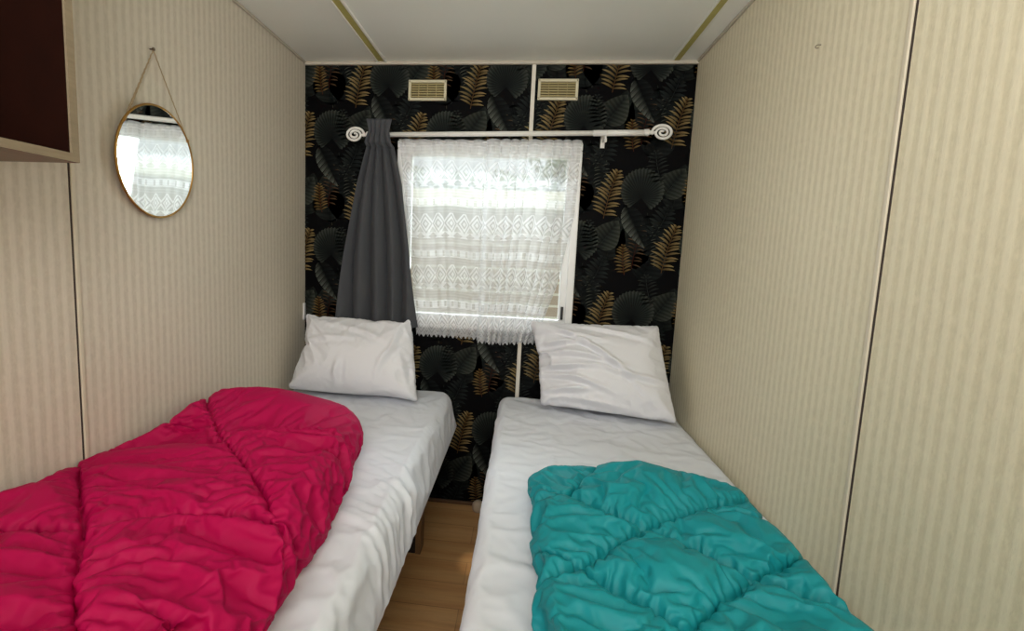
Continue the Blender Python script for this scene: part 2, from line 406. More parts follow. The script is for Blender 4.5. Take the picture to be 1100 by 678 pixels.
# ---------------------------------------------------------------- curtain rod
def rodz(x): return 1.7475+.0195*x
YR = 2.098
rod = thing('curtain_rod', (.95, YR, 1.766), 'white metal curtain rod with spiral finials above the window', 'curtain rod')
bm = bmesh.new(); add_tube(bm, [(.33, YR, rodz(.33)), (1.38, YR, rodz(1.38))], .0105, 16); obj('inner_pole', bm, M_metalwhite, rod, True)
bm = bmesh.new(); add_tube(bm, [(1.33, YR, rodz(1.33)), (1.545, YR, rodz(1.545))], .0125, 16); obj('outer_pole', bm, M_metalwhite, rod, True)
def finial(x, sgn):
    z = rodz(x); bm = bmesh.new()
    add_lathe(bm, (x-sgn*.075, YR, z), (sgn, 0, 0), [(0, .013), (.018, .0145), (.022, .009), (.03, .0075), (.034, .010), (.04, .006), (.047, .004)], 20)
    pts = []; rr = []
    for i in range(90):
        t = i/89; a = math.pi-t*2*math.pi*2.35 if sgn > 0 else t*2*math.pi*2.35
        R = .041*(1-t*.86)
        pts.append((x+1.05*R*math.cos(a), YR+.002*math.sin(a*1.0)-.004*t, z+.82*R*math.sin(a))); rr.append(.0058-.0012*t)
    add_tube(bm, pts, rr, 10)
    return obj('spiral_finial', bm, M_metalwhite, rod, True)
finial(1.614, 1); finial(.277, -1)
for bx_ in (.345, 1.383):
    z = rodz(bx_); bm = bmesh.new()
    add_tube(bm, [(bx_, D-.006, z-.018), (bx_, YR+.01, z-.018), (bx_, YR-.004, z-.016)], .004, 8)
    add_tube(bm, [(bx_, YR+.015*math.cos(a), z+.015*math.sin(a)) for a in [math.radians(k) for k in range(-200, 30, 12)]], .003, 8)
    add_lathe(bm, (bx_, YR, z-.016), (0, 0, -1), [(0, .004), (.01, .005), (.02, .005), (.022, .003)], 12)
    br_ = obj('bracket', bm, M_metalwhite, rod, True); boxes('wall_plate', [(bx_-.009, bx_+.009, D-.0075, D-.0045, z-.045, z+.012)], M_metalwhite, br_, .001)

# ---------------------------------------------------------------- charcoal curtain
def interp(pts, t):
    for (a, va), (b, vb) in zip(pts, pts[1:]):
        if t <= b: return va+(vb-va)*(t-a)/(b-a)
    return pts[-1][1]
def cloth_grid(nu, nv, fn, thick=None):
    bm = bmesh.new(); uvl = bm.loops.layers.uv.new('UVMap'); g = []; U = {}
    for j in range(nv+1):
        row = []
        for i in range(nu+1):
            p, uv = fn(i/nu, j/nv); v = bm.verts.new(p); U[v] = uv; row.append(v)
        g.append(row)
    for j in range(nv):
        for i in range(nu):
            f = bm.faces.new((g[j][i], g[j][i+1], g[j+1][i+1], g[j+1][i]))
            for lp in f.loops: lp[uvl].uv = U[lp.vert]
    return bm
def drape(u, v):
    t = v                                   # 0 top, 1 bottom
    xl = interp([(0, .336), (.055, .350), (.08, .340), (.3, .292), (.6, .245), (1, .192)], t)
    xr = interp([(0, .452), (.055, .442), (.08, .446), (.3, .500), (.6, .545), (1, .585)], t)
    z = 1.818-t*.93
    ph = math.pi*(4.6*u+.25*math.sin(3.5*t+u*3)+.35)
    f = abs(math.sin(ph))**.6
    amp = .014+.038*min(1, t*1.5)
    x = xl+(xr-xl)*(u+.012*math.sin(2*ph))
    y = 2.124-amp*f-.003*math.sin(9*t+3*u)
    y = max(y, 2.070)
    if t < .12: y = 2.0805-(.012*f)*(t/.12)-.004*f
    return (x, y, z), (u*.6, z)
bm = cloth_grid(150, 90, drape); o = obj('window_curtain', bm, M_drape, None, True, label='charcoal grey curtain gathered at the left of the window', category='curtain')
sm = o.modifiers.new('thickness', 'SOLIDIFY'); sm.thickness = .0025; sm.offset = 0
# ---------------------------------------------------------------- lace curtains on a thin wire
wire = thing('net_curtain_rod', (.88, 2.142, 1.735), 'thin white rod along the window top carrying the lace', 'curtain rod')
bm = bmesh.new(); add_tube(bm, [(.478, 2.141, 1.737), (1.285, 2.141, 1.741)], .0028, 8); obj('thin_pole', bm, M_white, wire, True)
for xx, zz in ((.476, 1.737), (1.287, 1.741)):
    bm = bmesh.new(); add_lathe(bm, (xx, 2.148, zz), (0, -1, 0), [(0, .006), (.006, .006), (.010, .003)], 12); obj('end_hook', bm, M_white, wire, True)
def lace_fn(side):
    def fn(u, v):
        if side == 0:
            xl = interp([(0, .468), (.04, .474), (.5, .528), (1, .575)], v)
            xr = interp([(0, .905), (.4, .885), (1, .895)], v); nf = 7; a0, a1 = .0032, .0045; zb = .848; wid = .50
        else:
            xl = interp([(0, .872), (.4, .865), (1, .862)], v)
            xr = interp([(0, 1.285), (.35, 1.272), (.7, 1.215), (1, 1.125)], v); nf = 9; a0, a1 = .007, .014; zb = .838; wid = .56
        rnd = math.sin(u*13+side*2)
        ph = 2*math.pi*nf*(u+.02*rnd)
        s = math.sin(ph)
        z = 1.748-(1.748-zb)*v
        if v > .985: z += .006*math.sin(u*2*math.pi*16)
        if side == 1 and v > .9: z -= .012*math.sin(u*5)*(v-.9)*10*.5
        amp = a0+(a1-a0)*v+(.003 if v < .03 else 0)
        if side == 0 and u > .80: amp += .004
        x = xl+(xr-xl)*(u+.010*math.cos(ph)*(1 if side else .5))
        y = (2.139 if side == 0 else 2.119)+amp*s+.002*math.sin(6*v+5*u)
        if side == 1 and u < .06: y -= .002
        return (x, y, z), (u*wid+side*.13, z+.004*math.sin(u*9))
    return fn
bm = cloth_grid(220, 120, lace_fn(0)); obj('lace_curtain', bm, M_lace, None, True, label='left white lace net panel, flat with diamond pattern', category='curtain', group='lace net panels over the window')
bm = cloth_grid(220, 120, lace_fn(1)); obj('lace_curtain', bm, M_lace, None, True, label='right white lace net panel, falling in folds and pulled inward at the bottom', category='curtain', group='lace net panels over the window')

# ---------------------------------------------------------------- vents
def vent(x0, z0, label):
    w_, h_ = .176, .090; v = thing('vent_grille', (x0+w_/2, D-.005, z0), label, 'vent', 'vent grilles above the window')
    y1 = D-.0045; fw = .012
    boxes('recess', [(x0+fw, x0+w_-fw, y1-.003, y1, z0+fw, z0+h_-fw)], M_ventin, v)
    fr = boxes('frame', [(x0, x0+w_, y1-.013, y1, z0, z0+fw), (x0, x0+w_, y1-.013, y1, z0+h_-fw, z0+h_), (x0, x0+fw, y1-.013, y1, z0+fw, z0+h_-fw), (x0+w_-fw, x0+w_, y1-.013, y1, z0+fw, z0+h_-fw)], M_vent, v, .003)
    for sx in (x0+.006, x0+w_-.006):
        for sz in (z0+.006, z0+h_-.006):
            bm = bmesh.new(); add_lathe(bm, (sx, y1-.0125, sz), (0, -1, 0), [(0, .0028), (.0012, .0026), (.0018, .001)], 12); obj('screw', bm, M_steel, fr, True)
    for k in range(6):
        z = z0+fw+.004+k*(h_-2*fw-.006)/5.6
        boxes('slat', [(x0+fw, x0+w_-fw, y1-.011, y1-.003, z, z+.0045)], M_slat, v, .001)
    for k in (-1, 0, 1): boxes('divider', [(x0+w_/2+k*.04-.001, x0+w_/2+k*.04+.001, y1-.0125, y1-.004, z0+fw, z0+h_-fw)], M_slat, v)
vent(.500, 1.926, 'cream slatted vent grille left of the white wallpaper joint')
vent(1.086, 1.931, 'cream slatted vent grille right of the white wallpaper joint')

# ---------------------------------------------------------------- mirror
MY, MZ, MR = 1.247, 1.466, .152
mir = thing('wall_mirror', (0, MY, MZ), 'round mirror in a thin gold frame hung on a cord on the left wall', 'mirror')
tilt = math.radians(2.0)
MA, MB_ = .139/.152, .153/.152
def mpt(a, r, off): # around the mirror disc, leaning slightly at the top
    y = MY+r*MA*math.cos(a); z = MZ+r*MB_*math.sin(a); return (off+.006+(z-MZ+MR)*math.sin(tilt), y, z)
bm = bmesh.new(); add_tube(bm, [mpt(2*math.pi*k/72, MR, .008) for k in range(72)], .0034, 10, True); obj('frame', bm, M_gold, mir, True)
bm = bmesh.new()
fr_ = [bm.verts.new(mpt(2*math.pi*k/72, MR-.002, .009)) for k in range(72)]; bk = [bm.verts.new(mpt(2*math.pi*k/72, MR-.002, .003)) for k in range(72)]
bm.faces.new(fr_); bm.faces.new(list(reversed(bk)))
for k in range(72): bm.faces.new((fr_[k], bk[k], bk[(k+1) % 72], fr_[(k+1) % 72]))
obj('glass', bm, M_mirror, mir)
NA = (.010, 1.254, 1.772)
for a in (math.radians(146), math.radians(34)):
    e = mpt(a, MR, .009); n = 40
    for q in (0, 1):
        if q and a < 1: continue
        bm = bmesh.new(); pts = []
        for k in range(n+1):
            t = k/n; pts.append((NA[0]+(e[0]-NA[0])*t, NA[1]+(e[1]-NA[1])*t+q*.006*t-.0008*math.sin(k*2.2), NA[2]+(e[2]-NA[2])*t+.0008*math.cos(k*2.2)))
        add_tube(bm, pts, .0014, 6); cd_ = obj('cord', bm, M_cord, mir, True)
    bm = bmesh.new(); add_tube(bm, [(e[0]+.004*math.cos(t), e[1], e[2]+.004*math.sin(t)) for t in [k*math.pi/5 for k in range(10)]], .0012, 6, True); obj('eyelet', bm, M_gold, cd_, True)
bm = bmesh.new(); add_lathe(bm, (0, 1.254, 1.774), (1, 0, 0), [(0, .0018), (.010, .0018), (.0105, .005), (.013, .0045), (.014, .001)], 14)
obj('picture_nail', bm, M_steel, None, True, label='small nail in the left wall holding the mirror cord', category='nail')
bm = bmesh.new(); add_tube(bm, [(W-.0005, 1.291, 1.789), (W-.006, 1.291, 1.789)]+[(W-.007-.004*math.sin(t), 1.291+.003*math.sin(t), 1.785+.004*math.cos(t)) for t in [k*.45 for k in range(9)]], .0010, 8)
obj('wall_hook', bm, M_steel, None, True, label='tiny metal screw hook high on the right wall', category='hook')
# small socket edge in the left corner
sk = thing('wall_socket', (0, 2.165, .885), 'white plastic cable cover in the corner behind the left pillow', 'socket')
boxes('cover', [(.0, .007, 2.160, 2.178, .884, .967)], M_white, sk, .003)

# ---------------------------------------------------------------- wall cabinet
cab = thing('wall_cabinet', (.155, .2, 1.373), 'open dark brown wall cabinet with pale wooden edges, upper left', 'cabinet')
CX, CY0, CY1, CZ0, CZ1, b_ = .309, -.30, .73, 1.373, 2.085, .0135
for yy_ in (CY1-b_, CY0): boxes('end_panel', [(.001, CX-.004, yy_, yy_+b_, CZ0+b_, CZ1-b_)], M_cabin, cab)
boxes('bottom_panel', [(.001, CX-.004, CY0, CY1, CZ0, CZ0+b_)], M_oakgrey, cab)
boxes('top_panel', [(.001, CX-.004, CY0, CY1, CZ1-b_, CZ1)], M_cabin, cab)
boxes('inner_floor', [(.006, CX-.004, CY0+b_, CY1-b_, CZ0+b_, CZ0+b_+.002)], M_cabin, cab)
boxes('back_panel', [(.001, .005, CY0+b_, CY1-b_, CZ0+b_, CZ1-b_)], M_cabin, cab)
boxes('edge_strip', [(CX-.004, CX, CY1-b_, CY1, CZ0, CZ1), (CX-.004, CX, CY0, CY0+b_, CZ0, CZ1), (CX-.004, CX, CY0+b_, CY1-b_, CZ0, CZ0+b_), (CX-.004, CX, CY0+b_, CY1-b_, CZ1-b_, CZ1), (.001, CX-.004, CY1, CY1+.0015, CZ0, CZ1)], M_oakgrey, cab)

# ---------------------------------------------------------------- soft goods: cloth simulated in memory, then kept as plain meshes
def resample(pts, step, closed=False):
    pts = [Vector(p) for p in pts]
    if closed: pts = pts+[pts[0]]
    out = []
    for a, b in zip(pts, pts[1:]):
        n = max(1, round((b-a).length/step))
        for i in range(n): out.append(a.lerp(b, i/n))
    if not closed: out.append(pts[-1])
    return out
def rounded(x0, y0, x1, y1, rs, n=8):
    out = []
    for (cx, cy, r, a0) in ((x0, y0, rs[0], 180), (x1, y0, rs[1], 270), (x1, y1, rs[2], 0), (x0, y1, rs[3], 90)):
        sx = 1 if cx == x0 else -1; sy = 1 if cy == y0 else -1
        for i in range(n+1):
            a = math.radians(a0+90*i/n); out.append((cx+sx*r+r*math.cos(a), cy+sy*r+r*math.sin(a)))
    return out
def flatmesh(outline, seams, step, seed):
    rnd = random.Random(seed)
    ol = resample(outline, step, True)
    V = list(ol); E = [(i, (i+1) % len(ol)) for i in range(len(ol))]; nb = len(ol)
    for s in seams:
        p = resample(s, step); b = len(V); V += p; E += [(b+i, b+i+1) for i in range(len(p)-1)]
    ns = len(V); P = np.array([(v[0], v[1]) for v in V]); po = np.array([(v[0], v[1]) for v in ol])
    cand = []; j = 0; y = po[:, 1].min()
    while y < po[:, 1].max():
        x = po[:, 0].min()+(step/2 if j % 2 else 0)
        while x < po[:, 0].max():
            cand.append((x+rnd.uniform(-.2, .2)*step, y+rnd.uniform(-.2, .2)*step)); x += step
        y += step*.866; j += 1
    cand = np.array(cand); ins = np.zeros(len(cand), bool)
    for (x1, y1), (x2, y2) in zip(po, np.roll(po, -1, 0)):
        c = (y1 > cand[:, 1]) != (y2 > cand[:, 1])
        with np.errstate(all='ignore'): xi = (x2-x1)*(cand[:, 1]-y1)/(y2-y1)+x1
        ins ^= c & (cand[:, 0] < xi)
    cand = cand[ins]; d = np.full(len(cand), 9.)
    for q in P: d = np.minimum(d, ((cand-q)**2).sum(1))
    cand = cand[d > (.62*step)**2]
    V = [Vector((float(a), float(b))) for a, b in P]+[Vector((float(a), float(b))) for a, b in cand]
    vs, es, fs, ov, oe, of = delaunay_2d_cdt(V, E, [list(range(nb))], 1, 1e-5)
    bd = [any(k < nb for k in o) for o in ov]; sm = [any(nb <= k < ns for k in o) for o in ov]
    return np.array([(v.x, v.y) for v in vs]), [tuple(f) for f in fs], np.array(bd), np.array(sm), po
def dist_in(p, po):
    a = po; b = np.roll(po, -1, 0)
    best = np.full(len(p), 9.); near = np.zeros_like(p); nn = np.zeros_like(p)
    for i in range(len(a)):
        ab = b[i]-a[i]; t = np.clip(((p-a[i])@ab)/(ab@ab+1e-12), 0, 1); q = a[i]+t[:, None]*ab
        d = np.hypot(*(p-q).T); m = d < best; best[m] = d[m]; near[m] = q[m]; nn[m] = np.array([-ab[1], ab[0]])/np.hypot(*ab)
    n = p-near; Ln = np.hypot(*n.T)+1e-9; n = n/Ln[:, None]; n[best < 1e-4] = nn[best < 1e-4]
    return best, near, n
def wrap(p, po, r, th0, skirt=0.):
    """flat pattern -> padded slab: skirt, rolled edge of radius r, flat top"""
    d, near, n = dist_in(p, po)
    rr = r(p) if callable(r) else np.full(len(p), float(r)); t0 = math.radians(th0); arc = rr*(math.pi/2-t0)
    ds = np.clip(d-skirt, 0, None); th = t0+np.clip(ds/rr, 0, math.pi/2-t0)
    over = d < arc+skirt; q = p.copy(); base = near+n*(arc+skirt)[:, None]
    q[over] = (base-n*(rr*np.cos(th))[:, None])[over]
    z = rr+rr*np.sin(th)-np.clip(skirt-d, 0, None); z[~over] = 2*rr[~over]
    return np.column_stack([q, z])
def simulate(name, rest, init, faces, pins, frames=45, pressure=1., bend=.001, grav=0., tens=20, mass=.15, hold=.55):
    me = bpy.data.meshes.new(name); me.from_pydata([tuple(map(float, c)) for c in rest], [], faces); me.update()
    o = bpy.data.objects.new(name, me); COL.objects.link(o)
    o.shape_key_add(name='Basis'); k = o.shape_key_add(name='comp'); k.data.foreach_set('co', init.astype(np.float32).ravel())
    k.value = 0; k.keyframe_insert('value', frame=1); k.value = 1; k.keyframe_insert('value', frame=int(frames*hold))
    vg = o.vertex_groups.new(name='pin')
    for i, w_ in enumerate(pins):
        if w_ > 0: vg.add([i], float(w_), 'REPLACE')
    m = o.modifiers.new('c', 'CLOTH'); s = m.settings
    s.quality = 6; s.mass = mass; s.tension_stiffness = tens; s.compression_stiffness = tens; s.shear_stiffness = tens*.3; s.bending_stiffness = bend
    s.tension_damping = 5; s.compression_damping = 5; s.shear_damping = 5; s.bending_damping = .5; s.air_damping = 2
    s.vertex_group_mass = 'pin'; s.pin_stiffness = 1; s.use_pressure = True; s.uniform_pressure_force = pressure
    s.effector_weights.gravity = grav; m.collision_settings.use_collision = False
    m.point_cache.frame_start = 1; m.point_cache.frame_end = frames
    for f in range(1, frames+1): C.frame_set(f)
    ev = o.evaluated_get(bpy.context.evaluated_depsgraph_get()); r = ev.to_mesh()
    co = np.empty(len(r.vertices)*3, np.float32); r.vertices.foreach_get('co', co); co = co.reshape(-1, 3).astype(float)
    ev.to_mesh_clear(); sk_ = me.shape_keys; bpy.data.objects.remove(o); bpy.data.meshes.remove(me)
    for a in list(bpy.data.actions): bpy.data.actions.remove(a)
    C.frame_set(1)
    return co
def loop_subdivide(co, faces):
    """one step of Loop subdivision on a triangle mesh"""
    F = np.array([f for f in faces if len(f) == 3]); n = len(co)
    E = np.sort(np.vstack([F[:, [0, 1]], F[:, [1, 2]], F[:, [2, 0]]]), 1); opp = np.concatenate([F[:, 2], F[:, 0], F[:, 1]])
    key = E[:, 0].astype(np.int64)*n+E[:, 1]; uk, inv, cnt = np.unique(key, return_inverse=True, return_counts=True)
    ne = len(uk); ea = (uk//n).astype(int); eb = (uk % n).astype(int)
    so = np.zeros((ne, 3)); np.add.at(so, inv, co[opp])
    inner = cnt == 2
    ep = .5*(co[ea]+co[eb]); ep[inner] = .375*(co[ea]+co[eb])[inner]+.125*so[inner]
    deg = np.zeros(n); nb = np.zeros((n, 3))
    for p_, q_ in ((ea, eb), (eb, ea)): np.add.at(deg, p_, 1); np.add.at(nb, p_, co[q_])
    beta = np.where(deg == 3, .1875, .375/np.maximum(deg, 1))
    out = (1-deg*beta)[:, None]*co+beta[:, None]*nb
    bd = np.zeros(n, bool); be = ~inner; bd[ea[be]] = True; bd[eb[be]] = True
    bn = np.zeros((n, 3)); bc = np.zeros(n)
    for p_, q_ in ((ea[be], eb[be]), (eb[be], ea[be])): np.add.at(bn, p_, co[q_]); np.add.at(bc, p_, 1)
    ok = bd & (bc == 2); out[ok] = .75*co[ok]+.125*bn[ok]; out[bd & ~ok] = co[bd & ~ok]
    m = len(F); e = inv.reshape(3, m)+n
    F2 = np.vstack([np.column_stack([F[:, 0], e[0], e[2]]), np.column_stack([e[0], F[:, 1], e[1]]), np.column_stack([e[2], e[1], F[:, 2]]), np.column_stack([e[0], e[1], e[2]])])
    return np.vstack([out, ep]), F2
def meshobj(name, co, faces, mat, parent=None, sub=1, **tags):
    for _ in range(sub): co, faces = loop_subdivide(co, faces)
    me = bpy.data.meshes.new(name); me.from_pydata(co.tolist(), [], np.asarray(faces).tolist()); me.validate(); me.update()
    return link(name, me, mat, parent, True, **tags)
def scaled(a, cx, cy, gx, gy, gz=1.05):
    r = a.copy(); r[:, 0] = (r[:, 0]-cx)*gx+cx; r[:, 1] = (r[:, 1]-cy)*gy+cy; r[:, 2] *= gz; return r

# --- mattresses in fitted sheets
def bed(x0, x1, y0, y1, label_b, label_m, seed, open_x, near_wall, legs):
    zb = .428
    bd = thing('bed_frame', ((x0+x1)/2, (y0+y1)/2, 0), label_b, 'bed', 'single bed frames')
    ix0, ix1 = x0+.05, x1-.05
    boxes('platform', [(ix0, ix1, y0+.05, y1-.06, .385, zb)], M_beddark, bd, .004)
    for lx in legs:
        for ly in (y0+.22, 1.80):
            lg_ = boxes('leg', [(lx-.05, lx+.008, ly-.03, ly+.03, 0, .385)], M_beddark, bd, .003); boxes('leg_board', [(lx+.008, lx+.030, ly-.034, ly+.034, 0, .385)], M_bedwood, lg_, .003)  # dark block puts the under-bed shade into the colour beside the wooden board
    mt = thing('mattress', ((x0+x1)/2, (y0+y1)/2, zb), label_m, 'mattress', 'sheeted mattresses')
    bm = bmesh.new(); add_box(bm, x0+.03, x1-.03, y0+.03, y1-.03, zb, ZM-.016, .03); obj('mattress_core', bm, M_beddark, mt, True)
    r = .040; th = math.radians(0); skirt = .105; ext = r*math.pi/2-r+skirt
    ol = rounded(x0-ext, y0-ext, x1+ext, y1+ext, (.16, .16, .20 if open_x > 0 else .15, .15 if open_x > 0 else .18))
    p, fs, b, s, po = flatmesh(ol, [], .0135, seed)
    init = wrap(p, po, r, 0, skirt); 
    # the open side leans outwards towards its hem
    hem = np.clip(2*r-init[:, 2], 0, .15)
    side = (init[:, 0] > x1-.05) if open_x > 0 else (init[:, 0] < x0+.05)
    sgn = 1 if open_x > 0 else -1
    if open_x > 0: init[:, 0] -= np.clip(.032-hem*.28, -.02, .04)*np.clip((init[:, 0]-(x1-.12))/.12, 0, 1)
    rn = np.random.RandomState(seed)
    pins = np.where(b, 1., 0.); interior = rn.rand(len(p)) < .10; pins[interior & ~b] = .35
    yy = p[:, 1]
    rest = scaled(init, (x0+x1)/2, 1.2, 1.010, 1.011)
    co = simulate('sheet', rest, init, fs, pins, frames=32, pressure=.25, bend=.02, hold=.6)
    dz = co-init; amp = 1.0
    co = init+dz*amp
    # longer soft creases
    x, y = p[:, 0], p[:, 1]
    cr = lambda a, c, wv, A: A*np.exp(-(((x*math.cos(a)+y*math.sin(a))-c)/wv)**2)
    h = np.zeros(len(p))
    for k in range(26):
        a = rn.uniform(0, math.pi); px, py = rn.uniform(x0, x1), rn.uniform(y0+.3, y1); wv = rn.uniform(.006, .014); ln = rn.uniform(.06, .22)
        t = (x-px)*math.cos(a)+(y-py)*math.sin(a); q = -(x-px)*math.sin(a)+(y-py)*math.cos(a)+.3*t*t
        h += rn.uniform(.002, .0045)*np.exp(-(q/wv)**2-(t/ln)**2)
    if open_x > 0:      # tension folds running to the hem beside the quilt
        for k in range(11):
            cy = 1.00+.034*k+rn.uniform(-.01, .01); lean = rn.uniform(.25, .6)
            q = (y-cy)+lean*(x-x1+.03); wv = rn.uniform(.007, .013)
            h += rn.uniform(.005, .012)*np.exp(-(q/wv)**2)*np.exp(-((x-(x1-.02))/.13)**2)
    top = np.clip((init[:, 2]-.03)/.04, 0, 1)
    co[:, 2] += h*top
    sd = (1-top)*h*1.4*sgn; co[:, 0] += sd*np.clip(((init[:, 0]-(x1-.08)) if open_x > 0 else ((x0+.08)-init[:, 0]))/.06, 0, 1)
    co[:, 2] = np.maximum(co[:, 2], -.1)
    co[:, 2] += ZM-2*r
    co[:, 0] = np.clip(co[:, 0], .003, W-.003); co[:, 1] = np.minimum(co[:, 1], D-.018)
    co[:, 2] = np.where(b, np.maximum(co[:, 2], zb+.004), co[:, 2])
    sh = meshobj('fitted_sheet', co, fs, M_sheet, mt)
    return bd, mt
bed(.006, .782, .24, 2.160, 'left bed frame, dark base on wooden legs beside the left wall', 'left mattress in a creased white sheet under the raspberry quilt', 11, 1, 'left', (.08, .672))
bed(.985, 1.752, .24, 2.160, 'right bed frame, dark base on wooden legs beside the right wall', 'right mattress in a white sheet under the teal quilt', 12, -1, 'right', (1.12, 1.66))

# --- quilts
def sharpen(co, faces, fixed, gain):
    F = np.array([f for f in faces if len(f) == 3]); e = np.vstack([F[:, [0, 1]], F[:, [1, 2]], F[:, [2, 0]]]); n = len(co)
    deg = np.zeros(n); np.add.at(deg, e[:, 0], 1); np.add.at(deg, e[:, 1], 1); sm = co.copy()
    for _ in range(5):
        nb = np.zeros((n, 3)); np.add.at(nb, e[:, 0], sm[e[:, 1]]); np.add.at(nb, e[:, 1], sm[e[:, 0]])
        sm = .35*sm+.65*nb/np.maximum(deg, 1)[:, None]; sm[fixed] = co[fixed]
    d = co-sm; L_ = np.linalg.norm(d, axis=1, keepdims=True); d *= np.minimum(1, .012/np.maximum(L_, 1e-6))
    return co+gain*d
def quilt(name, ol, seams, r, th0, seed, cx, cy, gx, gy, pressure, bend, sink, mat, label, zoff, r0, shape=None, step=.009, xlim=None, gain=.7):
    root = thing(name, (cx, cy, ZM+.002), label, 'quilt')
    p, fs, b, s, po = flatmesh(ol, seams, step, seed)
    init = wrap(p, po, r, th0)
    z = init[:, 2].copy()
    init[s, 2] -= sink*np.clip(z[s]/(2*r0), 0, 1)
    # seams wander a little, as stitched ones do
    init[s, 2] += .0035*np.sin(p[s, 0]*70+p[s, 1]*40)
    rest = scaled(init, cx, cy, gx, gy)
    co = simulate(name, rest, init, fs, np.where(b | s, 1., 0.), frames=45, pressure=pressure, bend=bend)
    co = sharpen(co, fs, b, gain)
    if shape is not None: co = shape(co)
    co[:, 2] = np.maximum(co[:, 2], .001)+ZM+zoff
    if xlim: co[:, 0] = np.clip(co[:, 0], xlim[0], xlim[1])
    meshobj('quilted_cover', co, fs, mat, root)
    return root
r0 = .045; t0_ = 60; ext = r0*(math.pi/2+math.radians(t0_))-r0
a, b = 1.115-ext+.008, 1.665+ext-.008
N1, N2, N3, N4 = (1.357, .993), (1.2, .836), (1.52, .86), (1.35, .71)
seams = [[(a, 1.17), (1.2, 1.10), N1, N3, (b, .72)], [(b, 1.23), N1, N2, (a, .73)], [(a, .95), N2, N4, (1.52, .57), (b, .43)],
         [(b, 1.0), N3, N4, (1.2, .55), (a, .46)], [(1.2, .55), (1.35, .42), (1.5, .3), (1.57, .2)], [(b, .70), (1.52, .57), (1.35, .42), (1.2, .28), (1.13, .2)],
         [(1.33, 1.33), (1.2, 1.10), (a, 1.03)], [(1.45, 1.33), (1.6, 1.2)]]
quilt('folded_quilt', rounded(1.115-ext, .20, 1.665+ext, 1.30+ext, (.05, .05, .18, .19)), seams, r0, -t0_, 3, 1.38, .7, 1.13, 1.145, 1.0, .0001, .016,
      M_teal, 'teal diamond-quilted duvet folded on the right bed', .001, r0, None, .009, (1.0, W-.006))
R0 = .075; T0 = 72; EX = R0*(math.pi/2+math.radians(T0))-R0
def rpink(q):
    x, y = q[:, 0], q[:, 1]
    return .074+.014*np.exp(-((y-1.38)/.2)**2)*np.clip(1-(x-.2)/.6, 0, 1)-.012*np.exp(-((y-1.0)/.16)**2-((x-.05)/.25)**2)
A_, B_ = .012-EX+.008, .69+EX-.008
seams = [[(A_+.03, 1.54), (.02, 1.42), (.16, 1.27), (.30, 1.12), (.44, .98), (.56, .865), (.64, .78), (.72, .68), (B_, .52)],
         [(.30, 1.12), (.41, 1.185), (.55, 1.215), (.68, 1.18), (B_, 1.10)],
         [(A_, .60), (.05, .63), (.17, .67), (.30, .71), (.45, .765), (.56, .80), (.64, .78), (B_, .72)],
         [(A_, 1.06), (.04, .95), (.13, .86), (.30, .71), (.42, .58), (.53, .48), (.66, .36), (.72, .28)],
         [(A_, .14), (.15, .19), (.36, .27), (.53, .35), (B_, .44)],
         [(A_, .36), (.12, .30), (.28, .20)]]
def taper(c):
    c = c.copy(); c[:, 0] -= .085*np.clip((c[:, 1]-.95)/.35, 0, 1)**1.3*np.clip(c[:, 0]/.68, 0, 1.2); return c
quilt('folded_quilt', rounded(.012-EX, .10, .675+EX, 1.50+EX, (.05, .05, .34, .18)), seams, rpink, -T0, 5, .35, .8, 1.06, 1.18, .8, .0001, .016,
      M_pink, 'raspberry pink quilted duvet bunched up on the left bed', .001, R0, taper, .0085, (.004, .80))

# --- pillows
def pillow(label, w_, h_, puff, place, seed, comp, press):
    """place(u,v,n): local (across, up, out) -> world"""
    ol = rounded(-w_/2, -h_/2, w_/2, h_/2, (.02, .02, .02, .02), 3)
    p, fs, b, s, po = flatmesh(ol, [], .0088, seed)
    n = len(p); bot = np.arange(n); nxt = n
    for i in range(n):
        if not b[i]: bot[i] = nxt; nxt += 1
    order = [i for i in range(n) if not b[i]]
    d, near, nn = dist_in(p, po)
    prof = puff*np.sqrt(np.clip(1-(1-np.clip(d/.16, 0, 1))**2, 0, 1))
    top3 = np.column_stack([p, prof]); bot3 = np.column_stack([p, -prof])[order]
    rest = np.vstack([top3, bot3]); init = comp(rest.copy())
    faces = list(fs)+[tuple(int(bot[i]) for i in reversed(f)) for f in fs]
    pins = np.zeros(len(rest)); rn = np.random.RandomState(seed)
    cd = np.minimum.reduce([np.hypot(p[:, 0]-sx*w_/2, p[:, 1]-sy*h_/2) for sx in (-1, 1) for sy in (-1, 1)])
    pins[:n][b] = np.where(cd[b] < .035, .8, .22)
    pins[order] = np.where(rn.rand(len(order)) < .04, .10, 0)
    co = simulate('pillow', rest, init, faces, pins, frames=40, pressure=press, bend=.01)
    co = place(co)
    return meshobj('pillow', co, faces, M_pillow, None, label=label, category='pillow')
def compL(r):
    u, v = r[:, 0].copy(), r[:, 1].copy()
    r[:, 0] = u*(.93+.05*np.clip(-v/.2, -1, 1)); r[:, 1] = v*.93
    r[:, 1] += .012*np.sin(u*14)*np.clip(-v/.2, 0, 1)
    return r
def creases(lst):
    def f(co):
        u, v, n = co[:, 0].copy(), co[:, 1].copy(), co[:, 2]; h = np.zeros(len(co))
        for (u0, v0, ang, ln, wd, am, curve) in lst:
            a_ = math.radians(ang); t = (u-u0)*math.cos(a_)+(v-v0)*math.sin(a_); q = -(u-u0)*math.sin(a_)+(v-v0)*math.cos(a_)+curve*t*t
            env = np.exp(-(t/ln)**2)
            h += 2.4*am*env*(np.exp(-(q/wd)**2)-.7*np.exp(-((q+wd*1.8)/wd)**2))
        co = co.copy(); co[:, 2] += np.where(n > 0, h, 0)*np.clip(np.abs(n)/.02, 0, 1); return co
    return f
